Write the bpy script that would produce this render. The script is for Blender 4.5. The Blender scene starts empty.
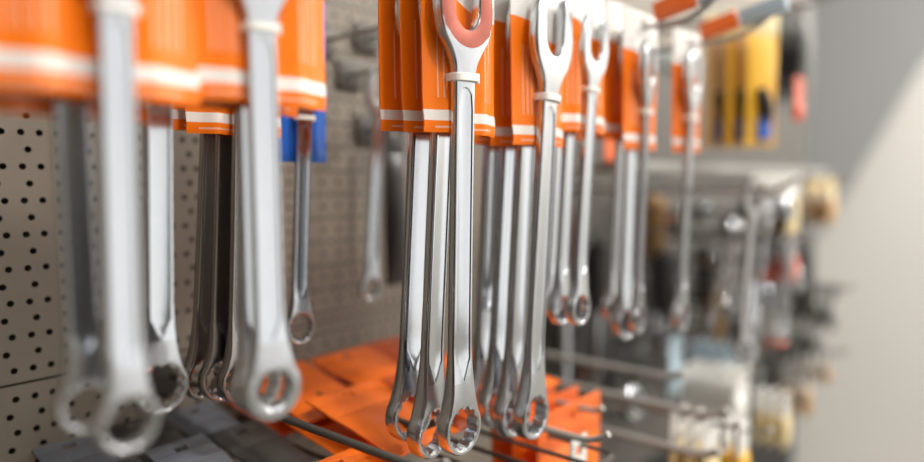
import bpy, bmesh, math, random
from mathutils import Vector, Matrix
from mathutils.geometry import delaunay_2d_cdt
random.seed(7)
SC = bpy.context.scene
COL = SC.collection
# ------------------------------------------------------------------ camera
# X runs along the pegboard wall (away from the lens), Y runs into the wall, Z up.
F_PX, YAW, PITCH, ROLL = 666.0, math.radians(49.76), math.radians(4.1), math.radians(-0.35)
CAM = Vector((0, 0, 1.35))
FWD = Vector((math.sin(YAW) * math.cos(PITCH), math.cos(YAW) * math.cos(PITCH), -math.sin(PITCH)))
R0 = Vector((math.cos(YAW), -math.sin(YAW), 0))
U0 = R0.cross(FWD)
RGT = R0 * math.cos(ROLL) + U0 * math.sin(ROLL)
UPV = -R0 * math.sin(ROLL) + U0 * math.cos(ROLL)
cam = bpy.data.cameras.new('camera')
co = bpy.data.objects.new('camera', cam)
COL.objects.link(co)
m = Matrix((RGT, UPV, -FWD)).transposed().to_4x4()
m.translation = CAM
co.matrix_world = m
cam.sensor_width = 36
cam.lens = F_PX / 924 * 36
cam.clip_start = 0.01
cam.dof.use_dof = True
cam.dof.focus_distance = 0.352
cam.dof.aperture_fstop = (cam.lens / 1000) / 0.0140
SC.camera = co
# ------------------------------------------------------------------ light
SC.view_settings.view_transform = 'Standard'
SC.view_settings.look = 'None'
SC.view_settings.exposure = -0.08
SC.view_settings.gamma = 1
SC.view_settings.use_curve_mapping = False
wd = bpy.data.worlds.new('shop_air')
SC.world = wd
wd.use_nodes = True
wd.node_tree.nodes['Background'].inputs[0].default_value = (1.0, 0.98, 0.95, 1)
wd.node_tree.nodes['Background'].inputs[1].default_value = 0.30


def area(name, loc, target, size, size_y, power, col=(1, 0.97, 0.93)):
    l = bpy.data.lights.new(name, 'AREA')
    l.shape = 'RECTANGLE'
    l.size, l.size_y, l.energy, l.color = size, size_y, power, col
    o = bpy.data.objects.new(name, l)
    COL.objects.link(o)
    o.location = loc
    o.rotation_euler = (Vector(target) - Vector(loc)).to_track_quat('-Z', 'Y').to_euler()
    return o


area('ceiling_lamp_near', (0.5, -0.9, 2.75), (0.5, -0.2, 1.2), 2.4, 0.35, 28)
for sx, sy in ((0.15, -0.75), (1.15, -0.55), (2.1, -0.7)):
    area('added_glint_spot', (sx, sy, 2.6), (sx + 0.1, 0.25, 1.3), 0.13, 0.13, 11)  # unseen spots added to put glints and bokeh dots on the chrome
area('added_end_wall_light', (3.0, -1.0, 2.9), (3.5, -0.3, 1.2), 0.35, 1.6, 90)  # unseen light added to brighten the white end wall
area('added_aisle_softlight', (2.0, -2.6, 1.7), (0.4, 0.3, 1.3), 4.6, 2.4, 34, (0.97, 0.98, 1))  # unseen soft light added on the aisle side, sized for the chrome reflections


# ------------------------------------------------------------------ helpers
def at(x, y, u):
    """world point where the sight line of a photo point meets the plane Y = u"""
    d = FWD + RGT * ((x - 462) / F_PX) - UPV * ((y - 231) / F_PX)
    return CAM + d * (u / d.y)


def srgb(*c):
    return tuple(((v / 255 + 0.055) / 1.055) ** 2.4 if v > 10 else v / 255 / 12.92 for v in c) + (1,)


def mat(name, col, rough=0.5, metal=0.0, noise=0.0, nscale=60, coat=0.0, bump=0.0):
    M = bpy.data.materials.new(name)
    M.use_nodes = True
    nt = M.node_tree
    b = nt.nodes['Principled BSDF']
    b.inputs['Base Color'].default_value = col
    b.inputs['Roughness'].default_value = rough
    b.inputs['Metallic'].default_value = metal
    b.inputs['Coat Weight'].default_value = coat
    tc = nt.nodes.new('ShaderNodeTexCoord')
    nz = nt.nodes.new('ShaderNodeTexNoise')
    nz.inputs['Scale'].default_value = nscale
    nz.inputs['Detail'].default_value = 5
    nt.links.new(tc.outputs['Object'], nz.inputs['Vector'])
    if noise:
        mx = nt.nodes.new('ShaderNodeMix')
        mx.data_type = 'RGBA'
        mx.inputs[6].default_value = tuple(c * (1 - noise) for c in col[:3]) + (1,)
        mx.inputs[7].default_value = tuple(min(1, c * (1 + noise)) for c in col[:3]) + (1,)
        nt.links.new(nz.outputs['Fac'], mx.inputs[0])
        nt.links.new(mx.outputs[2], b.inputs['Base Color'])
    if bump:
        bp = nt.nodes.new('ShaderNodeBump')
        bp.inputs['Strength'].default_value = bump
        bp.inputs['Distance'].default_value = 0.001
        nt.links.new(nz.outputs['Fac'], bp.inputs['Height'])
        nt.links.new(bp.outputs['Normal'], b.inputs['Normal'])
    return M


def tag(o, label=None, cat=None, group=None, kind=None):
    if label: o['label'] = label
    if cat: o['category'] = cat
    if group: o['group'] = group
    if kind: o['kind'] = kind
    return o


def empty(name, loc):
    o = bpy.data.objects.new(name, None)
    o.empty_display_size = 0.01
    COL.objects.link(o)
    o.location = loc
    return o


def obj(name, me, material=None, parent=None):
    if isinstance(me, bmesh.types.BMesh):
        bm, me = me, bpy.data.meshes.new(name)
        bm.to_mesh(me)
        bm.free()
    if material and not me.materials:
        me.materials.append(material)
    o = bpy.data.objects.new(name, me)
    COL.objects.link(o)
    if parent: o.parent = parent
    return o


def smooth(me, ang=40):
    me.polygons.foreach_set('use_smooth', [True] * len(me.polygons))
    me.set_sharp_from_angle(angle=math.radians(ang))
    return me


def mesh_of(bm, name, material, ang=40):
    me = bpy.data.meshes.new(name)
    bmesh.ops.recalc_face_normals(bm, faces=bm.faces)
    bm.to_mesh(me)
    bm.free()
    me.materials.append(material)
    return smooth(me, ang)


def box(bm, lo, hi, bev=0.0, seg=2):
    r = bmesh.ops.create_cube(bm, size=1)
    vs = r['verts']
    for v in vs:
        v.co = Vector([lo[i] + (v.co[i] + 0.5) * (hi[i] - lo[i]) for i in range(3)])
    if bev:
        es = list({e for v in vs for e in v.link_edges})
        bmesh.ops.bevel(bm, geom=es, offset=bev, segments=seg, affect='EDGES', profile=0.5)


def tube(bm, pts, r, n=10):
    pts = [Vector(p) for p in pts]
    rings = []
    rs = r if isinstance(r, (list, tuple)) else [r] * len(pts)
    for i, p in enumerate(pts):
        t = (pts[min(i + 1, len(pts) - 1)] - pts[max(i - 1, 0)]).normalized()
        a = t.cross(Vector((1, 0, 0.01)))
        if a.length < 0.1: a = t.cross(Vector((0, 0, 1)))
        a.normalize()
        b = t.cross(a)
        rings.append([bm.verts.new(p + (a * math.cos(k / n * math.tau) + b * math.sin(k / n * math.tau)) * rs[i]) for k in range(n)])
    for A, B in zip(rings, rings[1:]):
        for k in range(n):
            bm.faces.new((A[k], A[(k + 1) % n], B[(k + 1) % n], B[k]))
    bm.faces.new(rings[0][::-1])
    bm.faces.new(rings[-1])


def catmull(P, n=6):
    out = []
    for i in range(len(P) - 1):
        p0, p1, p2, p3 = P[max(i - 1, 0)], P[i], P[i + 1], P[min(i + 2, len(P) - 1)]
        for k in range(n):
            t = k / n
            out.append(tuple(0.5 * (2 * b + (c - a) * t + (2 * a - 5 * b + 4 * c - d) * t * t + (3 * b - a - 3 * c + d) * t ** 3)
                             for a, b, c, d in zip(p0, p1, p2, p3)))
    out.append(P[-1])
    return out


def sstep(a, b, x):
    t = min(1, max(0, (x - a) / (b - a)))
    return t * t * (3 - 2 * t)


# ------------------------------------------------------------------ materials
CHROME = mat('polished_chrome', (0.575, 0.60, 0.63, 1), 0.13, 1.0, 0.03, 180, bump=0.02)
CHROME_SATIN = mat('satin_chrome', (0.57, 0.585, 0.605, 1), 0.24, 1.0, 0.05, 220, bump=0.04)
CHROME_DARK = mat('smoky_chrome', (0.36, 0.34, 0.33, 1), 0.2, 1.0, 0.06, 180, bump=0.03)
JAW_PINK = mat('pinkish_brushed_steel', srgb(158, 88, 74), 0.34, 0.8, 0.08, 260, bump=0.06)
TIE = mat('white_nylon', srgb(236, 232, 224), 0.4, 0, 0.03, 150)
ZINC = mat('zinc_wire', (0.42, 0.42, 0.42, 1), 0.35, 1.0, 0.1, 90)
BARGREY = mat('pale_grey_paint', srgb(158, 156, 150), 0.45, 0, 0.06, 40)
DARKWIRE = mat('dark_wire', srgb(84, 80, 74), 0.45, 0.3, 0.1, 90)
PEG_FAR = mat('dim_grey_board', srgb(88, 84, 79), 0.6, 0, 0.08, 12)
PEG = mat('pegboard_beige_grey', srgb(132, 123, 110), 0.55, 0, 0.05, 25, bump=0.03)
HOLE = mat('dark_backing', srgb(34, 31, 28), 0.9, 0, 0.1, 30)
RAILM = mat('grey_green_rail', srgb(96, 102, 98), 0.5, 0.2, 0.08, 30)
WHITE = mat('white_wall_paint', srgb(222, 219, 212), 0.8, 0, 0.02, 3)
STAND_IN_PANELM = mat('stand_in_panel_grey', srgb(166, 166, 165), 0.75, 0, 0.02, 3)
FLOORM = mat('pale_tile', srgb(170, 166, 158), 0.4, 0, 0.06, 3)
ORANGE = mat('plain_orange', (0.92, 0.165, 0.006, 1), 0.4, 0, 0.06, 60, coat=0.1)
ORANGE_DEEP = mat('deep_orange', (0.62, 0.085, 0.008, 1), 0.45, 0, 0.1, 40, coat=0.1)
COLS = {
    'yellow': srgb(232, 176, 44), 'cream': srgb(226, 204, 150), 'blue': srgb(26, 98, 196), 'paleblue': srgb(176, 196, 206),
    'black': srgb(42, 40, 40), 'tan': srgb(186, 146, 92), 'red': srgb(206, 78, 36), 'bluegrey': srgb(112, 116, 124),
    'brown': srgb(92, 62, 48), 'white': srgb(228, 226, 220), 'orange': srgb(240, 112, 40), 'grey': srgb(136, 134, 130),
    'ochre': srgb(206, 152, 40), 'charcoal': srgb(66, 63, 60)}
CM = {k: mat(k + '_plastic', v, 0.4, 0, 0.08, 60, coat=0.2) for k, v in COLS.items()}


def card_material(name, col, top=True):
    M = bpy.data.materials.new(name)
    M.use_nodes = True
    nt = M.node_tree
    L = nt.links.new
    b = nt.nodes['Principled BSDF']
    b.inputs['Roughness'].default_value = 0.38
    b.inputs['Specular IOR Level'].default_value = 0.28
    b.inputs['Coat Weight'].default_value = 0.12
    b.inputs['Coat Roughness'].default_value = 0.2
    uv = nt.nodes.new('ShaderNodeUVMap')
    sp = nt.nodes.new('ShaderNodeSeparateXYZ')
    L(uv.outputs[0], sp.inputs[0])

    def mth(op, a, c):
        n = nt.nodes.new('ShaderNodeMath')
        n.operation = op
        for i, v in enumerate((a, c)):
            if isinstance(v, (int, float)): n.inputs[i].default_value = v
            else: L(v, n.inputs[i])
        return n.outputs[0]

    def band(s, lo, hi):
        return mth('MULTIPLY', mth('GREATER_THAN', s, lo), mth('LESS_THAN', s, hi))
    u, v = sp.outputs[0], sp.outputs[1]
    cur = None

    def over(base, fac, colr):
        mx = nt.nodes.new('ShaderNodeMix')
        mx.data_type = 'RGBA'
        L(fac, mx.inputs[0])
        if isinstance(base, tuple): mx.inputs[6].default_value = base
        else: L(base, mx.inputs[6])
        mx.inputs[7].default_value = colr
        return mx.outputs[2]
    pale = tuple(0.55 * c + 0.45 * w for c, w in zip(col[:3], (0.9, 0.8, 0.7))) + (1,)
    cur = over(col, band(v, 0.058, 0.110), srgb(236, 228, 220))
    lines = None
    for x in (0.14, 0.19, 0.24, 0.29, 0.74, 0.79, 0.84, 0.89):
        l = band(u, x, x + 0.013)
        lines = l if lines is None else mth('MAXIMUM', lines, l)
    cur = over(cur, mth('MULTIPLY', lines, band(v, 0.17, 0.56)), pale)
    # thin line of small print under the stripe
    cur = over(cur, mth('MULTIPLY', band(v, 0.022, 0.032), band(u, 0.1, 0.9)), pale)
    if top:
        wave = mth('ADD', mth('MULTIPLY', mth('SINE', mth('ADD', mth('MULTIPLY', u, 3.6), 1.57), 0), 0.06), 0.655)
        up = mth('GREATER_THAN', v, wave)
        cur = over(cur, up, srgb(232, 230, 224))
    L(cur, b.inputs['Base Color'])
    return M


CARD_M = card_material('orange_white_card_print', (0.98, 0.20, 0.004, 1))
CARD_B = card_material('blue_card_print', srgb(30, 96, 190), False)

# ------------------------------------------------------------------ the setting
def struct(name, bm, material, parent=None):
    o = obj(name, bm, material, parent)
    if parent is None: o['kind'] = 'structure'
    return o


WALL_Y = 0.45
bm = bmesh.new(); box(bm, (-3, -3.2, -0.05), (5, 0.8, 0.0)); struct('floor', bm, FLOORM)
bm = bmesh.new(); box(bm, (-0.6, WALL_Y + 0.012, 0), (1.95, WALL_Y + 0.05, 2.3)); wall = struct('wall_back', bm, HOLE)
SEAM = 1.35 + 0.0314 - 0.02 * 7.40        # height of the joint between two boards
COLX = [0.1003, 0.1101, 0.1233, 0.1332, 0.1428]
while COLX[-1] < 0.62: COLX.append(COLX[-1] + 0.0098)
ODDX = [0.1034, 0.1199, 0.1364]
while ODDX[-1] < 0.62: ODDX.append(ODDX[-1] + 0.0165)


def perforated(x0, x1, z0, z1, zref):
    """a board with real round holes, in the board's XZ plane"""
    vs = [Vector((x0, z0)), Vector((x1, z0)), Vector((x1, z1)), Vector((x0, z1))]
    edges = [(0, 1), (1, 2), (2, 3), (3, 0)]
    hol = []
    R = 0.0020
    for cols, off in ((COLX, 0.0), (ODDX, 0.01)):
        for x in cols:
            j0 = math.floor((z0 - zref) / 0.02) - 1
            for j in range(j0, j0 + 60):
                z = zref + j * 0.02 + off
                if z - R < z0 + 0.003 or z + R > z1 - 0.003 or x - R < x0 + .002 or x + R > x1 - .002: continue
                b = len(vs)
                vs += [Vector((x + R * math.cos(k * math.tau / 8), z + R * math.sin(k * math.tau / 8))) for k in range(8)]
                edges += [(b + k, b + (k + 1) % 8) for k in range(8)]
                hol.append((x, z))
    ov, oe, of, *_ = delaunay_2d_cdt(vs, edges, [], 1, 1e-6)
    cells = {}
    for x, z in hol: cells.setdefault((int(x * 100), int(z * 100)), []).append((x, z))
    bm = bmesh.new()
    bv = [bm.verts.new((p.x, 0, p.y)) for p in ov]
    for f in of:
        cx = sum(ov[i].x for i in f) / len(f); cz = sum(ov[i].y for i in f) / len(f)
        inside = False
        for a in (-1, 0, 1):
            for c in (-1, 0, 1):
                for hx, hz in cells.get((int(cx * 100) + a, int(cz * 100) + c), ()):
                    if (hx - cx) ** 2 + (hz - cz) ** 2 < (R * 0.93) ** 2: inside = True
        if not inside: bm.faces.new([bv[i] for i in f])
    return bm


zr = 1.35 + 0.0314
bm = perforated(0.02, 0.64, SEAM + 0.0006, 1.53, zr)
o = struct('pegboard_panel', bm, PEG, wall); o.location.y = WALL_Y
bm = perforated(0.02, 0.64, 1.12, SEAM - 0.0006, zr + 0.003)
o = struct('pegboard_panel', bm, PEG, wall); o.location.y = WALL_Y - 0.0005
for x0, x1 in ((-0.6, 0.0185), (0.6415, 1.24), (1.2415, 1.95)):
    for z0, z1 in ((SEAM + 0.0006, 1.53), (0.9, SEAM - 0.0006)):
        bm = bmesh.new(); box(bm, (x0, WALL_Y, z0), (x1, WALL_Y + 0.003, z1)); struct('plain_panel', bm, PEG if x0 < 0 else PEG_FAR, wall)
bm = bmesh.new(); box(bm, (-0.6, WALL_Y - 0.006, 1.532), (1.95, WALL_Y + 0.01, 1.56), 0.002); struct('panel_rail', bm, RAILM, wall)
bm = bmesh.new(); box(bm, (-0.6, WALL_Y, 1.562), (1.95, WALL_Y + 0.003, 2.2)); struct('plain_panel', bm, PEG, wall)
bm = bmesh.new(); box(bm, (0.02, WALL_Y, 0.9), (0.64, WALL_Y + 0.003, 1.118)); struct('plain_panel', bm, PEG, wall)
bm = bmesh.new(); box(bm, (3.5, -3.2, 0), (3.56, 1.2, 3.2)); struct('wall_end', bm, WHITE)
bm = bmesh.new(); box(bm, (-2.6, -3.2, 0), (-2.54, 1.2, 3.0)); struct('wall_left_added', bm, CM['brown'])  # unseen dark wall added to block fill and darken the chrome reflections
bm = bmesh.new(); box(bm, (-3, -3.26, 0), (5, -3.2, 3.0)); struct('wall_opposite', bm, WHITE)

# grey sloping stand-in panel, added for the diagonal grey area by the end wall
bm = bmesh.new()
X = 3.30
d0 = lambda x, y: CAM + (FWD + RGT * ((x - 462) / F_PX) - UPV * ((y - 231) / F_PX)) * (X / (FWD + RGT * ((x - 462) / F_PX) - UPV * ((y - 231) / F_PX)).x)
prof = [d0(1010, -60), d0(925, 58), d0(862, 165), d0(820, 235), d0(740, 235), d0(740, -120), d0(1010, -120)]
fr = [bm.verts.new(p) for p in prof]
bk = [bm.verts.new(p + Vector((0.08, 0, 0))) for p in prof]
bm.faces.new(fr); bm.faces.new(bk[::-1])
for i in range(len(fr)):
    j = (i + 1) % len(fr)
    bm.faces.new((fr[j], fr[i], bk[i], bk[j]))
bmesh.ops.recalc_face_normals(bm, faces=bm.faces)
sp = obj('sloping_stand_in_panel', bm, STAND_IN_PANELM)
tag(sp, 'large grey slanted stand-in panel before the white end wall', 'panel')


# ------------------------------------------------------------------ wrench
RING_R = 14.25


def wrench_meshes(hole, RING_R=14.25, sw=1.0):
    arc = [(RING_R * math.sin(a), -RING_R * math.cos(a)) for a in [math.radians(d) for d in range(0, 131, 7)]]
    k_ = RING_R / 14.25
    side = catmull([arc[-1], (9.2 * k_, 17.0 * k_), (8.4 * sw, 25 * k_), (7.9 * sw, 36), (7.7 * sw, 60), (7.6 * sw, 95), (7.6 * sw, 130), (7.6 * sw, 158), (7.6 * sw, 174), (7.8 * sw, 182),
                    (8.8 * sw, 189), (12.4, 195.5), (17.2, 202), (20.0, 210), (20.9, 219), (19.8, 229), (17.0, 237), (14.8, 240.5)], 5)[1:]
    tip = [(13.2, 241.6), (11.6, 241.8), (10.2, 240.8), (9.6, 238.5), (9.5, 230), (9.5, 222), (9.5, 216)]
    u_ = [(9.5 * math.cos(a), 216 - 9.8 * math.sin(a)) for a in [math.radians(d) for d in range(12, 90, 12)]]
    half = arc + side + tip + u_
    half[0] = (0.0, -RING_R)
    loop = half + [(0, 206.2)] + [(-x, z) for x, z in half[:0:-1]]
    n = len(loop)

    def offset(lp, dist):
        out = []
        for i in range(len(lp)):
            a, b = lp[i - 1], lp[(i + 1) % len(lp)]
            tx, tz = b[0] - a[0], b[1] - a[1]
            l = math.hypot(tx, tz)
            out.append((lp[i][0] - tz / l * dist, lp[i][1] + tx / l * dist))
        return out

    def T(z):
        return 2.35 + 1.75 * (1 - sstep(11, 44, z)) + 0.8 * sstep(180, 196, z)
    loops = []          # (points, height function)
    loops.append((loop, lambda z: T(z) * 0.58))
    loops.append((offset(loop, 0.30), lambda z: T(z) * 0.84))
    loops.append((offset(loop, 0.7), lambda z: T(z) * 0.97))
    loops.append((offset(loop, 1.2), lambda z: T(z)))
    hr = RING_R * hole
    hl = []
    for k in range(12):
        a = k * math.tau / 12
        hl += [(hr * 0.90 * math.cos(a), hr * 0.90 * math.sin(a)), (hr * 1.02 * math.cos(a + math.tau / 24 * 0.72), hr * 1.02 * math.sin(a + math.tau / 24 * 0.72)),
               (hr * 1.02 * math.cos(a + math.tau / 24 * 1.28), hr * 1.02 * math.sin(a + math.tau / 24 * 1.28))]
    hole_i = len(loops)
    loops.append((hl, lambda z: T(z) * 0.86))
    hc = [(hr * 1.09 * math.cos(k * math.tau / 36), hr * 1.09 * math.sin(k * math.tau / 36)) for k in range(36)]
    loops.append((hc, lambda z: T(z)))
    zs = [36 + i * 6.2 for i in range(22)]
    pr = [(0.0, 25.0), (2.2, 29.0), (4.2, 33.5)] + [(5.5 * sw, z) for z in zs] + [(4.6, 174), (2.3, 176.5)]
    panel = pr + [(0, 177.2)] + [(-x, z) for x, z in pr[:0:-1]]
    loops.append((panel, lambda z: T(z)))
    loops.append((offset(panel, 0.45), lambda z: T(z) - 0.7))
    pin = offset(panel, 1.1)
    loops.append((pin, lambda z: T(z) - 0.8))
    arcl = [(math.sin(math.radians(a)) * 20.0, 217.0 - math.cos(math.radians(a)) * 20.0) for a in range(-46, 47, 4)]
    vs, edges, hts, start = [], [], [], []
    for pts, hf in loops:
        b = len(vs); start.append((b, len(pts)))
        vs += [Vector(p) for p in pts]; hts += [hf(p[1]) for p in pts]
        edges += [(b + k, b + (k + 1) % len(pts)) for k in range(len(pts))]
    b = len(vs)
    vs += [Vector(p) for p in arcl]; hts += [T(p[1]) for p in arcl]
    edges += [(b + k, b + k + 1) for k in range(len(arcl) - 1)]
    ov, oe, of, orv, ore, orf = delaunay_2d_cdt(vs, edges, [], 1, 1e-5)
    hh = []
    for i, p in enumerate(ov):
        hh.append(max(hts[j] for j in orv[i]) if orv[i] else T(p.y))
    S = 0.001
    bm = bmesh.new()
    fv = [bm.verts.new((p.x * S, -h * S, p.y * S)) for p, h in zip(ov, hh)]
    bv = [bm.verts.new((p.x * S, h * S, p.y * S)) for p, h in zip(ov, hh)]

    def in_poly(x, z, lp):
        c = False
        for i in range(len(lp)):
            (x1, z1), (x2, z2) = lp[i - 1], lp[i]
            if (z1 > z) != (z2 > z) and x < (x2 - x1) * (z - z1) / (z2 - z1) + x1: c = not c
        return c
    for f in of:
        cx = sum(ov[i].x for i in f) / len(f); cz = sum(ov[i].y for i in f) / len(f)
        if not in_poly(cx, cz, loop) or in_poly(cx, cz, hl): continue
        bm.faces.new([fv[i] for i in f]); bm.faces.new([bv[i] for i in reversed(f)])
    for e in [e for e in bm.edges if len(e.link_faces) == 1]:
        a, b = e.verts
        ia, ib = a.index, b.index
    bm.verts.index_update()
    nv = len(ov)
    bm.verts.ensure_lookup_table()
    for e in [e for e in bm.edges if len(e.link_faces) == 1 and e.verts[0].index < nv and e.verts[1].index < nv]:
        a, b = e.verts
        bm.faces.new((a, b, bm.verts[b.index + nv], bm.verts[a.index + nv]))
    bmesh.ops.delete(bm, geom=[v for v in bm.verts if not v.link_faces], context='VERTS')
    bmesh.ops.recalc_face_normals(bm, faces=bm.faces)
    # cut the forging where its look changes
    for zc in (0.0245, 0.1785):
        bmesh.ops.bisect_plane(bm, geom=bm.verts[:] + bm.edges[:] + bm.faces[:], plane_co=(0, 0, zc), plane_no=(0, 0, 1))
    out = {}
    for nm, lo, hi, mt in (('box_end', -1, 0.0245, CHROME_SATIN), ('shaft', 0.0245, 0.1785, CHROME), ('open_jaw', 0.1785, 1, CHROME_SATIN)):
        c = bm.copy()
        kill = [f for f in c.faces if not lo <= f.calc_center_median().z < hi]
        bmesh.ops.delete(c, geom=kill, context='FACES')
        me = bpy.data.meshes.new(nm)
        c.to_mesh(me); c.free()
        me.materials.append(mt)
        out[nm] = smooth(me, 30)
    bm.free()
    return out


WM = {'mid': wrench_meshes(0.78), 'thick': wrench_meshes(0.62, 16.2, 1.06), 'thin': wrench_meshes(0.84, 14.6)}


def recolor(md, suffix, mt):
    r = {}
    for k, me in md.items():
        c = me.copy(); c.materials.clear(); c.materials.append(mt); r[k] = c
    return r


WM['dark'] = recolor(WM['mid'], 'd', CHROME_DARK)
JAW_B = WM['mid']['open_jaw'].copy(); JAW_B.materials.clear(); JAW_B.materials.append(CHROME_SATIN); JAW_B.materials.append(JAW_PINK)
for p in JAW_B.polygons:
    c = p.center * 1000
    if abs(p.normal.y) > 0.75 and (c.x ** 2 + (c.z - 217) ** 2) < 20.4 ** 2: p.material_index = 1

# zip tie round the neck: a flat band with its small lock head
bm = bmesh.new()
NB = 28
for k in range(NB):
    pass
prof = []
for k in range(NB):
    a = k / NB * math.tau
    ex = 2 / 3.2
    prof.append((9.0 * math.copysign(abs(math.cos(a)) ** ex, math.cos(a)), 5.4 * math.copysign(abs(math.sin(a)) ** ex, math.sin(a))))
rings = []
for (dz, gr) in ((-2.0, 0.0), (-1.7, 0.5), (1.7, 0.5), (2.0, 0.0), (1.7, -0.4), (-1.7, -0.4)):
    rings.append([bm.verts.new(((x + math.copysign(gr, x)) * 0.001, (y + math.copysign(gr, y)) * 0.001, dz * 0.001)) for x, y in prof])
for i in range(6):
    A, B = rings[i], rings[(i + 1) % 6]
    for k in range(NB): bm.faces.new((A[k], A[(k + 1) % NB], B[(k + 1) % NB], B[k]))
box(bm, (0.0080, -0.0035, -0.0027), (0.0105, 0.001, 0.0027), 0.0006)
TIE_ME = mesh_of(bm, 'cable_tie', TIE)


def card_mesh(name, W, H, mt, seed=0, thick=0.0011):
    """hang card: pressed back behind the tool, bulging beside it, with a hang slot"""
    rnd = random.Random(seed)
    p1, p2, tw = rnd.uniform(0.7, 1.3), rnd.uniform(0.6, 1.2), rnd.uniform(-1, 1)
    bm = bmesh.new()
    uvl = bm.loops.layers.uv.new('UVMap')
    NX, NZ = 26, 26
    g = []
    for j in range(NZ + 1):
        row = []
        for i in range(NX + 1):
            u, v = i / NX, j / NZ
            x = (u - 0.5) * W * (1 - 0.035 * (1 - v))
            k = abs(2 * u - 1)
            fall = sstep(0.98, 0.55, v)
            y = -0.0038 * fall * math.exp(-((u - 0.24 - 0.05 * math.sin(v * 4)) / 0.10) ** 2) * p1
            y -= 0.0034 * fall * math.exp(-((u - 0.78 + 0.04 * math.sin(v * 5 + 1)) / 0.10) ** 2) * p2
            y += 0.0015 * tw * (2 * u - 1) * (1 - v) + 0.0024 * k ** 4
            y -= 0.0010 * math.exp(-((v - 0.05) / 0.05) ** 2)
            row.append(bm.verts.new((x, y, v * H)))
        g.append(row)
    ci, cj = NX // 2, NZ - 3
    for j in range(NZ):
        for i in range(NX):
            if cj <= j <= cj + 1 and ci - 2 <= i <= ci + 1: continue
            f = bm.faces.new((g[j][i], g[j][i + 1], g[j + 1][i + 1], g[j + 1][i]))
            for l, (a, b) in zip(f.loops, ((i, j), (i + 1, j), (i + 1, j + 1), (i, j + 1))): l[uvl].uv = (a / NX, b / NZ)
    bmesh.ops.recalc_face_normals(bm, faces=bm.faces)
    bmesh.ops.solidify(bm, geom=bm.faces[:], thickness=thick)
    bm2 = mesh_of(bm, name, mt, 50)
    return bm2


CARDS = [card_mesh('hang_card', 0.060, 0.105, CARD_M, s) for s in range(4)]
CARD_A = card_mesh('hang_card', 0.064, 0.105, CARD_M, 3)
CARD_WIDE = card_mesh('hang_card', 0.072, 0.105, CARD_M, 9)
CARD_BLUE = card_mesh('hang_card', 0.052, 0.105, CM['blue'], 5)
HANG = {}


def wrench(collar, ring, u, kind='mid', card=0, label='', group=None, spin=0.0, drop=0.028, cdx=0.0, tie=True, jaw=None, cat='wrench'):
    a, b = at(*ring, u), at(*collar, u)
    d = b - a
    s = d.length / 0.182
    t = empty('combination_wrench', a)
    t.rotation_euler = (0, math.atan2(d.x, d.z), 0)
    tag(t, label, cat, group)
    for nm in ('box_end', 'shaft', 'open_jaw'):
        me = WM[kind][nm]
        if nm == 'open_jaw' and jaw: me = jaw
        o = obj(nm, me, None, t)
        o.scale = (s, s, s)
        o.rotation_euler = (0, 0, spin)
        if jaw and nm == 'open_jaw': o['label'] = 'pinkish brushed open jaw'
    if tie:
        o = obj('cable_tie', TIE_ME, None, t)
        o.scale = (s, s, s)
        o.location = (0, 0.0006, d.length)
        o.rotation_euler = (0, math.radians(-4), spin)
    if card is not None:
        me = card if not isinstance(card, int) else CARDS[card % 4]
        o = obj('hang_card', me, None, t)
        o.location = (cdx, 0.0068 * max(s, 0.8), d.length - drop)
        o.rotation_euler = (0, -t.rotation_euler.y, 0)       # the card itself hangs plumb
        HANG.setdefault('last', None)
        q = t.matrix_basis @ Vector((cdx, 0, d.length - drop))
        HANG['last'] = (q.x, q.z + 0.105 * (23.0 / 26) + 0.001)
    return t


GRP = 'combination wrenches on orange cards'
def W(*a, **k): return wrench(*a, group=GRP, **k)


hooks = {}
# the sharp stack in the middle
W((463, 78), (459, 427), .225, card=0, jaw=JAW_B, cdx=0.0095, label='sharp chrome wrench with pinkish open jaw, front of the middle stack')
hooks['B'] = HANG['last']
W((444, 80), (429, 430), .2415, card=1, spin=0.10, cdx=0.0085, label='chrome wrench second in the middle stack, just behind the pink-jawed one')
W((423, 80), (409, 414), .257, card=2, spin=-0.06, cdx=0.0085, label='chrome wrench third in the middle stack, its box end leftmost there')
# stack to its right
W((548, 98), (531, 414), .223, card=1, spin=0.06, label='chrome wrench heading the stack right of the sharp one, open jaw in full view', cdx=0.007)
hooks['C'] = HANG['last']
W((527, 100), (512, 412), .238, card=2, label='chrome wrench second in the stack right of the sharp one', cdx=0.008)
W((512, 101), (497, 404), .252, card=3, spin=-0.1, label='chrome wrench third in the stack right of the sharp one')
W((495, 102), (482, 396), .267, card=0, label='rearmost chrome wrench of the stack right of the sharp one')
# short wrenches further along
W((591, 90), (578, 308), .225, card=2, label='shorter chrome wrench on third stack, its box end clear before a dark gap', cdx=0.004)
hooks['D'] = HANG['last']
W((571, 98), (560, 308), .240, card=3, label='shorter chrome wrench second in the third stack')
W((561, 100), (551, 300), .254, card=0, label='shorter chrome wrench at the back of the third stack')
W((646, 112), (637, 318), .225, card=1, spin=0.2, label='blurred chrome wrench heading the fourth stack, box end by the dark tools', cdx=0.009)
hooks['E'] = HANG['last']
W((632, 104), (624, 322), .240, card=2, spin=-0.1, label='blurred chrome wrench hanging lowest in the fourth stack', cdx=0.004)
W((622, 106), (612, 308), .255, card=3, label='blurred chrome wrench at the back of the fourth stack')
W((691, 118), (680, 316), .225, card=0, spin=0.1, label='blurred chrome wrench alone on the fifth hook, white topped card in view', cdx=0.014)
hooks['F'] = HANG['last']
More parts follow.
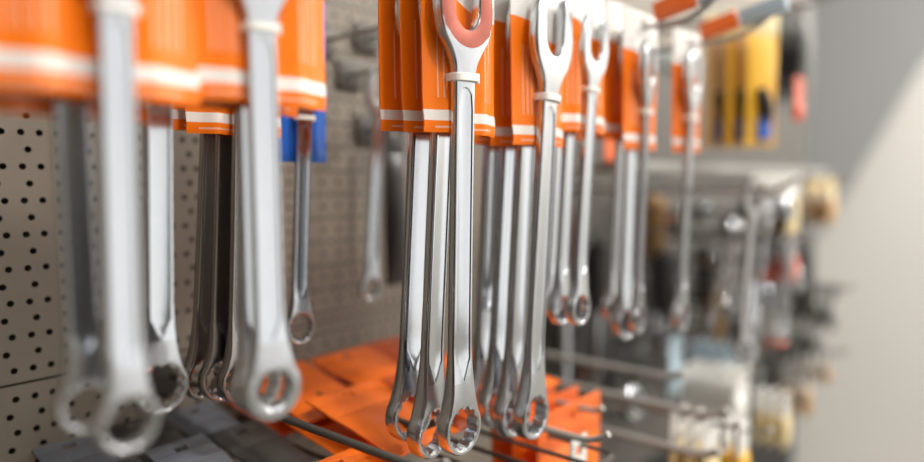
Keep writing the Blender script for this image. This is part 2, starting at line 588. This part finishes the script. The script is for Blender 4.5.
# left: near stacks
W((260, 28), (271, 388), .225, kind='thick', card=CARD_A, cdx=0.005, spin=-0.04, label='large blurred chrome wrench with thick box end, before the blue card')
hooks['A'] = HANG['last']
W((248, 40), (256, 384), .2385, card=1, spin=0.1, label='chrome wrench half hidden behind the thick box end one')
W((157, 40), (159, 386), .292, kind='thin', card=2, label='chrome wrench with a thin wide box ring, between the two near stacks', cdx=0.006)
W((114, 8), (126, 421), .225, card=CARD_WIDE, spin=0.03, cdx=-0.003, label='nearest, most blurred chrome wrench, its box end at the lower left')
hooks['A0'] = HANG['last']
W((66, 30), (87, 404), .2425, card=1, spin=-0.1, label='blurred chrome wrench just behind the nearest one, close to the holed board')
# dark ones deep on a short hook
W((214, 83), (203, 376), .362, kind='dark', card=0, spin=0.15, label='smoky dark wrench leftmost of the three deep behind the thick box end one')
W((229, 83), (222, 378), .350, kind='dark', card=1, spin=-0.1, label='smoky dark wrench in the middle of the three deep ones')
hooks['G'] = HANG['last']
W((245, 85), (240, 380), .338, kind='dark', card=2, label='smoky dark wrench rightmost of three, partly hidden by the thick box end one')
wrench((304, 118), (299, 327), .352, kind='thin', card=CARD_BLUE, drop=0.028, label='small chrome wrench on a blue card, set far back', group='wrenches on blue cards')


# ------------------------------------------------------------------ hooks
def hook(x, z, tip_y, label, tipl=0.03, rise=0.012, mt=ZINC, r=0.0021, holder=None):
    t = empty('display_hook', (x, WALL_Y, z))
    tag(t, label, 'hook', 'wire display hooks on the board')
    L = WALL_Y - tip_y
    bm = bmesh.new(); tube(bm, [(0, -0.001, 0), (0, -L * 0.5, 0), (0, -L, 0)], r, 10)
    obj('rod', mesh_of(bm, 'rod', mt), None, t)
    bm = bmesh.new()
    tube(bm, catmull([(0, -L, 0), (0, -L - tipl * 0.4, rise * 0.12), (0, -L - tipl * 0.8, rise * 0.6), (0, -L - tipl, rise)], 4), r, 10)
    obj('upturned_tip', mesh_of(bm, 'upturned_tip', mt), None, t)
    bm = bmesh.new(); box(bm, (-0.014, -0.004, -0.012), (0.014, -0.0006, 0.012), 0.001)
    obj('back_plate', mesh_of(bm, 'back_plate', DARKWIRE), None, t)
    if holder:
        for nm, c, y0, y1, z0, lb in (('price_ticket', 'orange', -L + 0.012, -L - 0.020, 0.000, 'orange price ticket'), ('ticket_holder', 'paleblue', -L - 0.021, -L - 0.058, 0.006, 'pale blue ticket holder')):
            bm = bmesh.new(); box(bm, (-0.0035, y1, z0 + 0.003), (0.0035, y0, z0 + 0.017), 0.001)
            bmesh.ops.rotate(bm, verts=bm.verts, cent=(0, y0, z0), matrix=Matrix.Rotation(math.radians(-12), 3, 'X'))
            o = obj(nm, mesh_of(bm, nm, CM[c]), None, t); o['label'] = lb
    return t


HK = {'A0': 'hook bearing the nearest blurred wrenches', 'A': 'hook bearing the thick box end wrench', 'G': 'short hook bearing the smoky dark wrenches',
      'B': 'hook bearing the sharp middle stack', 'C': 'hook bearing the stack right of the sharp one', 'D': 'hook bearing the third stack of shorter wrenches',
      'E': 'hook with orange ticket and pale holder bearing the fourth stack', 'F': 'fifth hook with orange ticket and pale holder over a lone white topped card'}
for k, (x, z) in hooks.items():
    hook(x, z, 0.325 if k == 'G' else 0.208, HK[k], tipl=0.05 if k == 'F' else 0.03, rise=0.022 if k == 'F' else 0.012, holder=(k in 'EF'))


# ------------------------------------------------------------------ pouches and other goods
def pouch(x, z_top, u, col, w=0.06, h=0.10, th=0.008, label='', group=None, name='hanging_pack', cat='pack', yaw=0.0, tool=None, band=None):
    """a soft pouch: header with a round hole, bulged body"""
    t = empty(name, (x, u, z_top))
    t.rotation_euler = (0, 0, yaw)
    tag(t, label, cat, group)
    bm = bmesh.new()
    NX, NZ = 10, 12
    hd = 0.022
    sides = []
    for sgn in (-1, 1):
        g = []
        for j in range(NZ + 1):
            v = j / NZ
            row = []
            for i in range(NX + 1):
                q = i / NX
                bul = (math.sin(math.pi * q) ** 0.6) * (math.sin(math.pi * min(1, v * 1.0)) ** 0.5) if 0 < v < 1 else 0
                row.append(bm.verts.new(((q - .5) * w * (1 - 0.05 * math.sin(math.pi * v)), sgn * (0.0006 + th / 2 * bul), -hd - v * (h - hd))))
            g.append(row)
        sides.append(g)
        for j in range(NZ):
            for i in range(NX): bm.faces.new((g[j][i], g[j][i + 1], g[j + 1][i + 1], g[j + 1][i]))
    A, B = sides
    for j in range(NZ):
        for i in (0, NX): bm.faces.new((A[j][i], A[j + 1][i], B[j + 1][i], B[j][i]))
    for i in range(NX):
        for j in (0, NZ): bm.faces.new((A[j][i], A[j][i + 1], B[j][i + 1], B[j][i]))
    obj('pouch_body', mesh_of(bm, 'pouch_body', col, 60), None, t)
    bm = bmesh.new()
    box(bm, (-w / 2, -0.0008, -hd - 0.001), (w / 2, 0.0008, -0.0065), 0.0003)
    box(bm, (-w / 2, -0.0008, -0.0065), (-0.004, 0.0008, 0.0))
    box(bm, (0.004, -0.0008, -0.0065), (w / 2, 0.0008, 0.0))
    box(bm, (-w / 2, -0.0008, 0.0), (w / 2, 0.0008, 0.006), 0.0003)
    obj('header', mesh_of(bm, 'header', band or col), None, t)
    if tool:
        bm = bmesh.new(); box(bm, (-w * 0.2, -th / 2 - 0.0035, -h * 0.95), (w * 0.2, -th / 2 + 0.001, -h * 0.78), 0.0015)
        obj('tool_handle', mesh_of(bm, 'tool_handle', CM['blue']), None, t)
        bm = bmesh.new(); tube(bm, [(0, -th / 2 - 0.0045, -h * 0.785), (-0.004, -th / 2 - 0.0045, -h * 0.68), (-0.009, -th / 2 - 0.0035, -h * 0.56)], [0.008, 0.009, 0.005])
        obj('tool_head', mesh_of(bm, 'tool_head', CM['black']), None, t)
    return t


def lower_hook(tip, u, label, mt=DARKWIRE, r=0.0022):
    p = at(*tip, u)
    return hook(p.x, p.z, u, label, tipl=0.022, rise=0.008, mt=mt, r=r), p


# wire shelf under the stacks
SH_Z, SX0, SX1, SY0 = 1.35 - 0.176, 0.110, 0.385, 0.20
sh = empty('wire_shelf', (SX0, WALL_Y, SH_Z))
tag(sh, 'dark wire shelf on the board below the hanging wrenches', 'shelf')
wire = bmesh.new(); tube(wire, [(0, -0.001, 0), (0, -(WALL_Y - SY0), 0)], 0.0016, 8)
wire = mesh_of(wire, 'wire', DARKWIRE)
n = 12
for i in range(n):
    o = obj('wire', wire, None, sh); o.location.x = i * (SX1 - SX0) / (n - 1)
for y in (-0.004, -(WALL_Y - SY0) * 0.5, -(WALL_Y - SY0)):
    bm = bmesh.new(); tube(bm, [(-0.002, y, -0.0035), (SX1 - SX0 + 0.002, y, -0.0035)], 0.0024, 8)
    obj('cross_rail', mesh_of(bm, 'cross_rail', DARKWIRE), None, sh)
bm = bmesh.new(); tube(bm, [(0, -0.002, 0), (0, -0.002, 0.004), (0, -0.03, 0.007), (0, -0.06, 0.0)], 0.0022, 8)
obj('end_clip', mesh_of(bm, 'end_clip', DARKWIRE), None, sh)


def lying(px, py, u, lift, col, w, h, label, group, rx, rz, th=0.012):
    """a pouch lying loose on the shelf"""
    q = at(px, py, u)
    o = pouch(q.x, SH_Z + lift, u, col, w, h, th, label, group)
    o.rotation_euler = (math.radians(rx), 0, math.radians(rz))
    return o


rr = random.Random(3)
ORD = ['first', 'second', 'third', 'fourth', 'fifth', 'sixth', 'seventh', 'eighth', 'ninth', 'tenth']
OG = 'orange pouches lying on the wire shelf'
CN = ['left', 'middle', 'right']
for ci in range(3):
    for ri in range(3):
        for lay in range(2):
            if ri == 2 and (ci or lay): continue
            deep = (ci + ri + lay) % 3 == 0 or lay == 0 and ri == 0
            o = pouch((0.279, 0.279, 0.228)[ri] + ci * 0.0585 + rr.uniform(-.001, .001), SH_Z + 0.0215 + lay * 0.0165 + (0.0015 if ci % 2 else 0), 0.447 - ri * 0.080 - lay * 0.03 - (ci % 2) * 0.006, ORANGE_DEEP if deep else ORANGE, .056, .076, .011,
                      ('deep' if deep else 'bright') + ' orange pouch lying on the shelf, %s row, %s column, %s layer' % (('wall', 'middle', 'aisle')[ri], CN[ci], ('lower', 'upper')[lay]), OG)
            o.rotation_euler = (math.radians(-80 + rr.uniform(-1.5, 1.5)), 0, math.radians(rr.uniform(-1.2, 1.2)))
BG = 'blue-grey pouches lying on the wire shelf'
for ci in range(3):
    for ri in range(3):
        if ri == 2 and ci == 2: continue
        c = 'charcoal' if (ci + ri) % 2 else 'bluegrey'
        o = pouch((0.148, 0.148, 0.138)[ri] + ci * 0.040, SH_Z + 0.0165 + (0.0015 if ci % 2 else 0), 0.447 - ri * 0.062, CM[c], .036, .058, .009,
                  '%s pouch lying on the shelf, %s row, %s column' % ('charcoal' if c == 'charcoal' else 'blue-grey', ('wall', 'middle', 'aisle')[ri], ('left', 'middle', 'right')[ci]), BG)
        o.rotation_euler = (math.radians(-80), 0, 0)
h, p = lower_hook((410, 425), .275, 'dark lower hook crossing the orange heap, upper of two')
h, p = lower_hook((412, 466), .215, 'dark lower hook crossing the orange heap, lower of two')
p = at(582, 408, .245)
hook(p.x, p.z, .238, 'lower hook under the stack right of the sharp one', tipl=0.01, rise=0.004, mt=BARGREY)
for i in range(3):
    pouch(p.x - 0.012, p.z, 0.248 + i * 0.02, ORANGE, 0.085, 0.12, 0.016, 'broad orange pouch low right of the sharp stack, %s from the aisle' % ORD[i], 'broad orange pouches low on the right',
          band=CM['orange'], yaw=random.uniform(-.05, .05))
p = at(578, 446, .222)
pouch(p.x, p.z, .222, CM['white'], 0.024, 0.06, 0.007, label='small white pouch before the low orange row', yaw=0.1)
h, p = lower_hook((578, 438), .215, 'lower hook holding the small white pouch', BARGREY)
# pale bars low on the right
h, p = lower_hook((700, 414), .20, 'pale grey bare lower hook, upper of two on the right', BARGREY, 0.0034)
h, p = lower_hook((692, 453), .20, 'pale grey bare lower hook, lower of two on the right', BARGREY, 0.0034)
h, p = lower_hook((660, 376), .25, 'pale grey lower hook behind the fourth stack', BARGREY, 0.0034)


# ------------------------------------------------------------------ crossbars
def crossbar(x0, x1, y, u, label, hgt=0.012):
    a = at(x0, y, u)
    b = at(x1, y, u)
    t = empty('crossbar', (a.x, u, a.z))
    tag(t, label, 'bar')
    bm = bmesh.new(); box(bm, (0, 0, -hgt / 2), (b.x - a.x, 0.012, hgt / 2), 0.0015)
    obj('bar', mesh_of(bm, 'bar', BARGREY), None, t)
    for x in (0.02, b.x - a.x - 0.03):
        bm = bmesh.new(); box(bm, (x, 0.0115, -0.006), (x + 0.01, WALL_Y - u - 0.0005, 0.006), 0.001)
        obj('bracket', mesh_of(bm, 'bracket', BARGREY), None, t)
    return t


crossbar(634, 828, 166, .31, 'long pale grey crossbar level with the far packs, upper of two')
crossbar(634, 826, 187, .34, 'long pale grey crossbar level with the far packs, lower of two')


# ------------------------------------------------------------------ hand tools beyond
def driver(px, top, bot, u, colr, label, group, metal=CHROME_SATIN):
    a, b = at(px, top, u), at(px, bot, u)
    L = a.z - b.z
    t = empty('screwdriver', (a.x, u, b.z))
    tag(t, label, 'screwdriver', group)
    r = L * 0.085
    bm = bmesh.new(); n = 12
    prof = [(0.0, .15), (.03, .8), (.10, 1), (.22, .92), (.34, 1.0), (.42, .82), (.47, .5), (.50, .45)]
    tube(bm, [(0, 0, L - v * L) for v, _ in prof], [r * k for _, k in prof], n)
    obj('handle', mesh_of(bm, 'handle', colr), None, t)
    bm = bmesh.new(); tube(bm, [(0, 0, L * .52), (0, 0, L * .06), (0, 0, L * .02), (0, 0, 0)], [r * .32, r * .32, r * .42, r * .2], 8)
    obj('blade', mesh_of(bm, 'blade', metal), None, t)
    return t


DG = 'dark handled tools beyond the wrenches'
for i, (px, t_, b_, u, c, lb) in enumerate([
        (566, 205, 392, .40, 'brown', 'brown handled screwdriver low behind the third stack'),
        (598, 240, 380, .40, 'black', 'black handled screwdriver left of the fourth stack'),
        (655, 195, 330, .40, 'tan', 'tan handled screwdriver seen between the fourth and fifth stacks'),
        (664, 250, 385, .38, 'black', 'black handled screwdriver between the fourth and fifth stacks, in front of the tan one'),
        (705, 245, 375, .36, 'black', 'black handled screwdriver right of the lone wrench'),
        (716, 290, 405, .33, 'tan', 'tan handled screwdriver low beside the far chrome bunch'),
        (646, 200, 300, .43, 'red', 'red handled screwdriver close to the board behind the fourth stack')]):
    driver(px, t_, b_, u, CM[c], lb, DG)
    q = at(px, t_, u)
    hook(q.x, q.z + 0.006, u, 'small hook over the ' + ' '.join(lb.split(' ')[:12]), tipl=0.01, rise=0.004)
# dark pouches forming the dim rows behind
for i, (px, py, u) in enumerate([(575, 262, .41), (600, 300, .42), (622, 262, .42), (640, 330, .41), (668, 300, .42), (690, 255, .41), (712, 262, .41), (735, 300, .41)]):
    q = at(px, py, u)
    pouch(q.x, q.z, u, CM['charcoal' if i % 2 else 'black'], 0.075, 0.125, 0.02, 'dim black pouch hanging close to the board, %s along from the sharp stack' % ORD[i], 'dim black pouches')
q = at(676, 342, .30)
pouch(q.x, q.z, .30, CM['paleblue'], 0.04, 0.062, 0.012, 'pale blue pouch below the lone wrench')
q = at(612, 134, .34)
pouch(q.x, q.z, .34, CM['orange'], 0.03, 0.03, 0.008, 'tiny orange pack tucked behind the fourth stack')
for i, (px, py, u) in enumerate([(590, 330, .425), (615, 345, .41), (645, 350, .42), (672, 345, .40), (700, 335, .415), (728, 320, .40)]):
    q = at(px, py, u)
    pouch(q.x, q.z, u, CM['black' if i % 2 else 'brown'], 0.06, 0.07, 0.018, 'dim %s pouch in the lower far row by the board, %s along' % ('black' if i % 2 else 'brown', ORD[i]), 'lower dim pouches')
# pale and black tools behind the middle stack
wrench((378, 125), (370, 288), .41, card=None, tie=False, label='pale wrench hanging bare on the board left of the sharp stack', group=None)
q = at(394, 128, .415)
hook(q.x, q.z, .40, 'small hook over the narrow black pack by the sharp stack', tipl=0.01, rise=0.004)
pouch(q.x, q.z, .415, CM['black'], .024, .135, .016, 'narrow black pack on the board just left of the sharp stack')
q = at(380, 70, .41)
hook(q.x, q.z, .40, 'small hook over the pale wrench left of the sharp stack', tipl=0.01, rise=0.004)

# the yellow packs
q = at(752, 16, .25)
hook(q.x, q.z, .205, 'far hook carrying the yellow tool packs')
for i, (c, lb) in enumerate([('yellow', 'front'), ('ochre', 'second'), ('tan', 'last')]):
    pouch(q.x, q.z, .238 + i * .0235, CM[c], 0.050, 0.15, 0.009, c + ' tool pack with blue handled tool, ' + lb + ' on the far hook', 'yellow tool packs',
          tool=True, band=CM['cream'], yaw=math.radians(-24))
q = at(797, 5, .25)
hook(q.x, q.z, .22, 'far hook carrying the tall black packs')
for i in range(3):
    pouch(q.x, q.z, .235 + i * .016, CM['black' if i else 'charcoal'], 0.06, 0.13, 0.012, 'tall black pack right of the yellow tool packs, %s from the aisle' % ORD[i], 'tall black packs')
q = at(804, 82, .20)
pouch(q.x, q.z, .205, CM['red'], 0.04, 0.045, 0.01, 'small red pack at the edge of the tall black packs')

# far chrome bunch
CG = 'chrome wrenches in the far bunch'
for i in range(6):
    u = .20 + i * .019
    dx = (0, 16, -12, 12, -20, 2)[i]
    wrench((752 - i * 2 + dx, 224 + (i % 3) * 9), (742 - i * 3 + dx, 350 - (i % 3) * 22), u, 'dark' if i % 2 == 0 else 'thick', card=None, tie=False, spin=(i % 3 - 1) * .5,
           label='small chrome wrench in the far bunch over the pale packs, %s from the aisle' % ORD[i], group=CG)
q = at(752, 190, .2)
hook(q.x, q.z, .19, 'far hook over the bunch of small chrome wrenches')
for i in range(5):
    u = .18 + i * .02
    wrench((792 - i * 5, 262 + (i % 2) * 6), (786 - i * 5, 335), u, 'thick', card=None, tie=False, label='tiny chrome wrench under the far red pack, %s from the aisle' % ORD[i],
           group='tiny chrome wrenches under the red pack')


def socket_mesh():
    bm = bmesh.new(); n = 20
    prof = [(0, .0), (0.0, .0060), (.001, .0085), (.003, .0092), (.011, .0092), (.0135, .0105), (.021, .0116), (.0235, .0112), (.0255, .0098), (.0264, .0078), (.0262, .0066), (.018, .0062), (.018, 0)]
    rings = []
    for z, r in prof:
        r = max(r, .0002)
        rings.append([bm.verts.new((r * math.cos(k / n * math.tau), r * math.sin(k / n * math.tau), z)) for k in range(n)])
    for A, B in zip(rings, rings[1:]):
        for k in range(n): bm.faces.new((A[k], A[(k + 1) % n], B[(k + 1) % n], B[k]))
    return mesh_of(bm, 'chrome_socket', CHROME, 35)


SOCK = socket_mesh()
SP = [(700, 268, .36), (738, 212, .27), (763, 213, .25), (766, 240, .26), (744, 262, .27), (748, 298, .28), (690, 215, .40), (716, 232, .38), (776, 282, .25), (728, 330, .33), (664, 222, .41), (606, 402, .30)   , (715, 300, .37)]
SL = ['left of the far chrome bunch over a dim pouch', 'at the top left of the far chrome bunch', 'at the top right of the far chrome bunch', 'right of the far chrome bunch', 'amid the far chrome bunch, highest of two',
      'amid the far chrome bunch, lowest of two', 'behind the lone wrench shaft', 'between the lone wrench and the far bunch', 'under the pale yellow far packs', 'beneath the far chrome bunch',
      'by the tan screwdriver near the board', 'low right of the sharp stack', 'low left of the far chrome bunch']
for (px, py, u), lb in zip(SP, SL):
    q = at(px, py, u)
    t = empty('chrome_socket', q)
    tag(t, 'round chrome socket ' + lb, 'socket', 'loose chrome sockets on pegs')
    o = obj('socket_body', SOCK, None, t); o.scale = (1.5, 1.5, 1.3); o.rotation_euler = (math.radians(76), 0, 0)
    bm = bmesh.new(); tube(bm, [(0, 0.0, 0.0), (0, WALL_Y - u - 0.001, 0)], 0.0022, 8)
    obj('peg', mesh_of(bm, 'peg', DARKWIRE), None, t)
# small far packs
for lab, px, py, u, c, w_, h_, n, band in [
        ('pale yellow pack hanging from the far crossbar', 797, 180, .22, 'cream', .05, .075, 4, 'white'),
        ('tan pack at the very end of the far crossbar', 836, 182, .20, 'tan', .05, .06, 3, 'cream'),
        ('red pack below the pale yellow far packs', 797, 238, .21, 'red', .04, .055, 3, 'charcoal'),
        ('dark pack right of the far red packs', 815, 220, .22, 'charcoal', .05, .14, 3, 'grey'),
        ('slate pack nearest the white wall', 838, 288, .19, 'grey', .045, .06, 4, 'charcoal'),
        ('dark low pack before the white wall', 822, 322, .22, 'charcoal', .05, .05, 3, 'grey'),
        ('pinkish red pack low among the far goods', 786, 322, .22, 'red', .03, .03, 2, 'grey'),
        ('grey pack low among the far goods', 800, 340, .24, 'grey', .06, .09, 4, 'grey'),
        ('tan pack low right beside the white wall', 832, 352, .20, 'tan', .03, .045, 3, 'grey'),
        ('ochre pack low right beneath the tan ones', 812, 372, .20, 'tan', .03, .06, 3, 'grey'),
        ('cream pack low behind the bright yellow pack', 790, 398, .20, 'cream', .03, .06, 3, 'white'),
        ('bright yellow pack at the bottom edge', 748, 430, .19, 'yellow', .03, .06, 2, 'white'),
        ('cream pack at the bottom edge beside the pale hook', 716, 424, .19, 'cream', .035, .06, 3, 'white'),
        ('pale grey pack behind the bottom yellow pack', 745, 375, .24, 'white', .06, .06, 5, 'white'),
        ('pale blue pack above the pale grey packs', 735, 350, .27, 'paleblue', .05, .07, 4, 'paleblue')]:
    q = at(px, py, u)
    hook(q.x, q.z, u - 0.008, 'far hook with the ' + lab, tipl=0.012, rise=0.006)
    for i in range(n):
        pouch(q.x, q.z, u + 0.004 + i * 0.014, CM[c], w_, h_, 0.011, lab + ', %s from the aisle' % ORD[i], lab + ' row' if n > 1 else None, band=CM[band])
